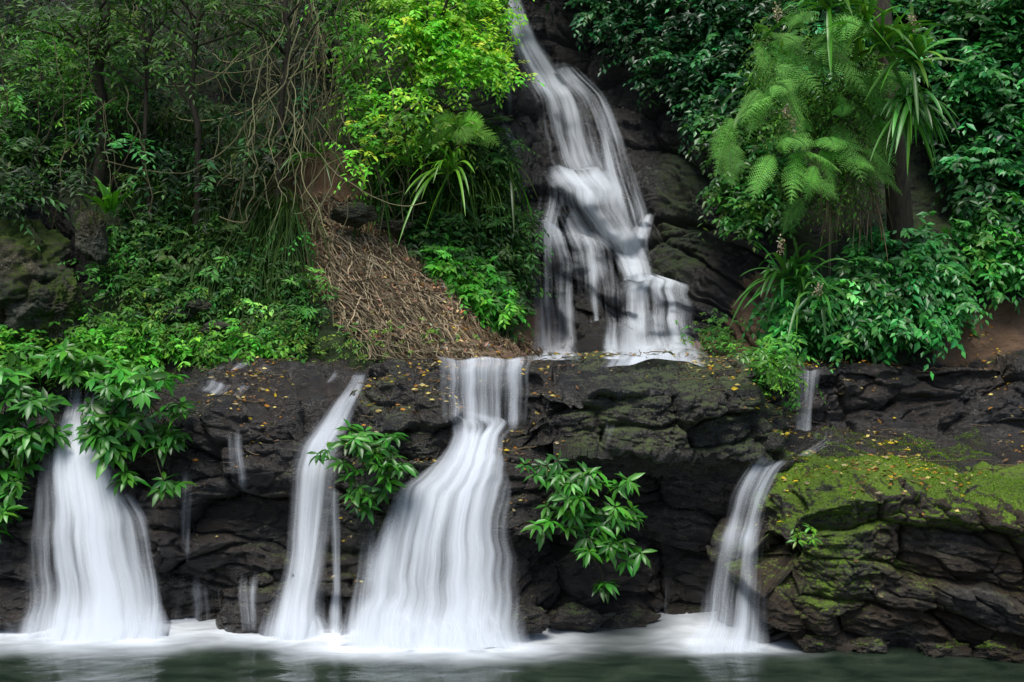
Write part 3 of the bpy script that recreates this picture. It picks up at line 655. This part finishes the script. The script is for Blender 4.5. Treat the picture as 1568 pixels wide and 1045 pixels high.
bushes(L,[(1480,330),(1600,270),(1620,400),(1540,420),(1475,395)],85,8,9,.3,.14,.07,(.15,.6),(.045,.2,.022),tv=.4,droop=.7)
L.build('shrub',M_gloss)
L=Leaves()
bushes(L,[(1070,500),(1110,490),(1130,530),(1060,538)],18,7,7,.14,.07,.035,(.1,.3),(.05,.15,.016))
bushes(L,[(1130,530),(1205,535),(1210,590),(1180,580)],26,7,7,.16,.08,.035,(1.3,1.9),(.075,.23,.018))
L.build('ground_cover_plants',M_leaf)
t=empty('tree_with_epiphytes');TB=Tubes(9)
TB.add(W([1380,1378,1372,1368,1355,1345],[400,330,250,170,80,-80],[13.6,13.5,13.4,13.4,13.4,13.4]),[.2,.17,.16,.15,.13,.1]);TB.build('trunk',M_bark,t)
straps('nest_fern_top',W([1350,1320,1400,1270],[75,50,90,10],12.5),38,.75,.055,(.06,.18,.02),droop=.5,ax=(0,-.25,.75),spread=.95,parent=t)
straps('nest_fern_mid',W([1388,1400],[165,150],12.6),34,.5,.05,(.045,.16,.02),droop=.95,ax=(0,-.5,.4),spread=1.0,parent=t)
L=Leaves();q=sample([(1150,20),(1340,60),(1350,250),(1300,320),(1180,290)],130);nq_=130
c0=W(q[:,0],q[:,1],13.4+rng.uniform(-.4,.4,nq_));ns=8
sprays(L,np.repeat(c0,ns,0)+rnd(nq_*ns)*.08,rnd(nq_*ns)*.7+[0,-.4,-.2],np.full(nq_*ns,.28),8,.08,.033,.9,np.repeat(np.tile([[.09,.21,.035]],(nq_,1))*np.exp(rng.normal(0,.55,(nq_,1))),ns,0))
L.build('hanging_moss_foliage',M_soft,t)
q=sample([(1240,230),(1370,220),(1350,320),(1270,330)],18)
straps('dead_fronds',W(q[:,0],q[:,1],13.3),10,.26,.012,(.14,.11,.06),droop=1.8,ax=(0,-.4,0),spread=.7,mat=M_dry,parent=t)
L=Leaves()
for (u,v) in [(1190,20),(1400,40),(1205,170),(1195,375),(1252,442),(1215,190),(1395,30)]:
    cc=W(u,v,12.3);n=70
    L.add(cc+rnd(n)*[.025,.025,.05],rnd(n),rnd(n),.04,.018,jit(np.tile([[.42,.36,.24]],(n,1)),.3))
L.build('seed_heads',M_dry,t)
c0=[];dd=[];LL=[]
for (u,v,k,l) in [(1290,130,5,.62),(1240,60,5,.6),(1310,160,5,.6),(1170,140,6,.62),(1260,210,6,.56),(1200,230,5,.56),(1160,60,5,.55),(1320,230,4,.5),(1240,280,4,.5),(1140,200,4,.52),(1215,110,4,.55)]:
    yb=13.0+rng.uniform(-.5,.2)
    for i in range(k):
        an=rng.uniform(0,2*math.pi);c0.append(W(u+rng.normal(0,14),v+rng.normal(0,14),yb));dd.append([math.cos(an),-.6,.55*math.sin(an)+rng.uniform(-.45,.3)]);LL.append(l*rng.uniform(.65,1.35))
ferns('tree_fern',np.array(c0),np.array(dd),np.array(LL),(.17,.41,.08),droop=.75,wid=.34,np_=18,nq=7)
straps('strap_leaf_plant',W([1225,1200],[440,430],[13.0,13.0]),34,.8,.05,(.035,.13,.02),droop=.55,ax=(-.1,-.4,.75),spread=.95)
straps('strap_leaf_plant',W(1262,455,12.6),16,.42,.05,(.055,.19,.04),droop=.8,ax=(0,-.6,.3),spread=.8)
straps('strap_leaf_plant',W(1160,150,14.8),18,.8,.06,(.04,.12,.02),droop=.6,ax=(-.2,-.4,.7),spread=.8)
# ---------------------------------------------------------------- foreground shrubs on ledge
def nearplant(name,root,tips,k=8,lL=.18,lW=.066,tint=(.045,.19,.02)):
    e=empty(name);TB=Tubes(5);LV=Leaves();r0=W(*root)
    for (u,v,y) in tips:
        tp=W(u,v,y);m=(r0+tp)/2+np.array([0,-.1,.12])+rng.normal(size=3)*.04
        tt=np.linspace(0,1,8)[:,None];pts=r0*(1-tt)**2+2*m*tt*(1-tt)+tp*tt**2
        TB.add(pts,np.linspace(.012,.005,8),(.05,.06,.02))
        n=3;P0=tp+rnd(n)*[.07,.06,.05]
        rosettes(LV,P0,np.array([[0,-.45,.85]])+rnd(n)*.25,k,lL,lW,np.tile([tint],(n,1))*np.exp(rng.normal(0,.35,(n,1))),droop=.45)
    TB.build('stems',M_soft,e);LV.build('leaves',M_gloss,e,near=True)
def tipsfrom(poly,n,y,dy=.25):
    q=sample(poly,n);return [(a,b_,y+rng.uniform(-dy,dy)) for a,b_ in q]
nearplant('shrub',(215,600,11.6),tipsfrom([(110,600),(180,580),(270,585),(300,650),(265,690),(250,740),(220,755),(170,730),(130,660)],30,11.0))
nearplant('shrub',(-10,700,11.6),tipsfrom([(-40,560),(90,555),(100,600),(70,670),(30,740),(0,800),(-40,800)],34,11.1))
nearplant('shrub',(50,590,12.2),tipsfrom([(-30,520),(180,540),(250,590),(200,585),(60,570),(-30,580)],20,11.9,.3),tint=(.055,.21,.02))
nearplant('shrub',(565,690,11.1),tipsfrom([(495,685),(540,655),(610,660),(625,695),(600,740),(545,770),(515,720)],15,10.6,.15),k=7,lL=.16,lW=.052,tint=(.045,.19,.02))
nearplant('shrub',(900,800,11.2),tipsfrom([(870,730),(970,720),(985,790),(965,850),(930,905),(890,860),(810,790),(850,770)],24,10.6,.15),k=7,lL=.16,lW=.052,tint=(.05,.21,.02))
nearplant('shrub',(830,730,11.1),tipsfrom([(785,705),(860,715),(850,740)],4,10.55,.1),k=6,lL=.14,lW=.045,tint=(.045,.19,.02))
nearplant('shrub',(1180,560,11.4),tipsfrom([(1140,545),(1215,540),(1205,590),(1170,575)],9,11.0,.15),k=6,lL=.12,lW=.036,tint=(.065,.22,.02))
nearplant('seedling',(1220,820,10.1),tipsfrom([(1205,805),(1240,805),(1240,825),(1210,825)],3,9.75,.05),k=5,lL=.08,lW=.03,tint=(.09,.25,.02))
# ---------------------------------------------------------------- fallen leaves & twigs, moss
L=Leaves();Mo=Leaves()
down=Vector((0,0,-1))
pal=np.array([[.6,.42,.03],[.40,.18,.03],[.20,.11,.05],[.55,.46,.14],[.34,.28,.16],[.16,.10,.055]])
for k in range(9500):
    x=rng.uniform(-4.3,6.5);y=rng.uniform(9.8,13.4)
    h=cast(Vector((x,y,3.6)),down)
    if h is None or h[1].z<.3 or h[0].z<.1:continue
    p=np.array(h[0]);nn=np.array(h[1]);dn=.48+vn(np.array(x*1.3),np.array(y*1.3),np.array(0.),77)
    if rng.uniform()>dn:continue
    d=rng.normal(size=3);s_=rng.uniform(.03,.085)
    L.add((p+nn*.018)[None],d[None]*[1,1,.15],(nn+rng.normal(size=3)*.45)[None],s_,s_*rng.uniform(.4,.6),pal[rng.integers(0,6)][None]*rng.uniform(.7,1.3))
L.build('fallen_leaves',M_dry)
for k in range(16000):
    x=rng.uniform(2.7,6.4);y=rng.uniform(9.7,12.2)
    h=cast(Vector((x,y,2.6)),down)
    if h is None or h[1].z<.3 or h[0].z<.9:continue
    if vn(np.array(x*1.8),np.array(y*1.8),np.array(0.),88)<-.2+.6*(x>5.1):continue
    p=np.array(h[0]);nn=np.array(h[1]);m=2
    Mo.add(p+rng.normal(size=(m,3))*[.02,.02,.0],nn+rng.normal(size=(m,3))*.8,rng.normal(size=(m,3)),.024,.009,np.array([.18,.33,.02])*rng.uniform(.35,1.3))
Mo.build('moss',M_soft)
TB=Tubes(4)
for k in range(90):
    x=rng.uniform(-4,6);y=rng.uniform(10.8,12.8);h=cast(Vector((x,y,3.6)),down)
    if h is None:continue
    p=np.array(h[0]);an=rng.uniform(0,6.28);l=rng.uniform(.1,.4);t=np.linspace(-.5,.5,6)[:,None]
    TB.add(p+[0,0,.03]+t*l*np.array([math.cos(an),math.sin(an)*.6,rng.normal()*.15])+rng.normal(size=(6,3))*.006,.006,(.15,.11,.06))
TB.build('twigs',M_dry)
# ---------------------------------------------------------------- loose rocks
def rock(name,c,s,seed,mat=M_boulder,mossb=.3):
    m=120;th=np.linspace(0,np.pi,m);ph=np.linspace(0,2*np.pi,m*2)
    T_,Ph=np.meshgrid(th,ph,indexing='ij');d=np.stack([np.sin(T_)*np.cos(Ph),np.sin(T_)*np.sin(Ph),np.cos(T_)],-1)
    r=np.full(T_.shape,1.3);rg=np.random.default_rng(seed)
    for k in range(16):
        nn=nrm(rg.normal(size=3));q=d@nn;r=np.where(q>.05,np.minimum(r,rg.uniform(.72,1.0)/np.maximum(q,.05)),r)
    r=r+.35*fbm(d[...,0]*2.2+seed,d[...,1]*2.2,d[...,2]*2.2,5,seed)-.12*abs(fbm(d[...,0]*5+seed,d[...,1]*5,d[...,2]*9,4,seed+3))*2
    P=np.array(c)+d*r[...,None]*np.array(s)
    mesh(name,P,gridfaces(m,2*m)[:,::-1],mat,{'moss':np.clip(mossb+.3*sstep(.1,.7,d[...,2])+.9*fbm(d[...,0]*3,d[...,1]*3,d[...,2]*3,3,seed+8),0,1),'soil':r*0},True)
rock('mossy_boulder',W(5,425,13.0),(.8,.6,.8),1,M_lichen,.38)
rock('mossy_boulder',W(80,470,12.7),(.42,.4,.5),2,M_lichen,.35)
rock('mossy_boulder',W(145,365,13.1),(.16,.25,.36),3,M_lichen,.1)
rock('mossy_boulder',W(-40,540,12.6),(.5,.5,.4),4,M_boulder,.3)
for k,(u,v,y,s_) in enumerate([(330,505,12.8,.13),(300,470,13.0,.12),(265,480,13.0,.12),(545,330,14.0,.2),(600,345,14.3,.15),(700,395,14.8,.16),(640,520,13.1,.1),(1330,990,10.2,.14),(1440,995,10.1,.16),(1250,985,10.2,.12),(1540,1000,10.0,.2),(875,945,10.9,.2),(800,950,10.6,.2),(960,955,11.2,.2)]):
    rock('stone',W(u,v,y),(s_*1.6,s_,s_*.7),20+k,M_lichen if k<7 else (M_boulder if k<11 else M_ledge),-.1 if k<7 else 0)
# ---------------------------------------------------------------- light, camera
w=bpy.data.worlds.new('World');scene.world=w;w.use_nodes=True
nt=w.node_tree;bg=nt.nodes['Background'];sk=nt.nodes.new('ShaderNodeTexSky');sk.sky_type='NISHITA';sk.sun_disc=False
sv=Vector((-.12,-.40,.90)).normalized()
sk.sun_elevation=math.asin(sv.z);sk.sun_rotation=math.atan2(sv.x,sv.y);sk.dust_density=2.0
nt.links.new(sk.outputs[0],bg.inputs[0]);bg.inputs[1].default_value=.14
sl=bpy.data.lights.new('sun','SUN');sl.energy=3.3;sl.angle=math.radians(30);sl.color=(1,.97,.91)
so=bpy.data.objects.new('sun',sl);COL.objects.link(so);so.rotation_euler=sv.to_track_quat('Z','Y').to_euler()
cam=bpy.data.cameras.new('camera');cam.lens=35;cam.sensor_width=36;cam.clip_end=2000
co=bpy.data.objects.new('camera',cam);COL.objects.link(co);co.location=(0,0,CZ);co.rotation_euler=(math.pi/2,0,0)
scene.camera=co
scene.view_settings.view_transform='Standard';scene.view_settings.look='None';scene.view_settings.exposure=0
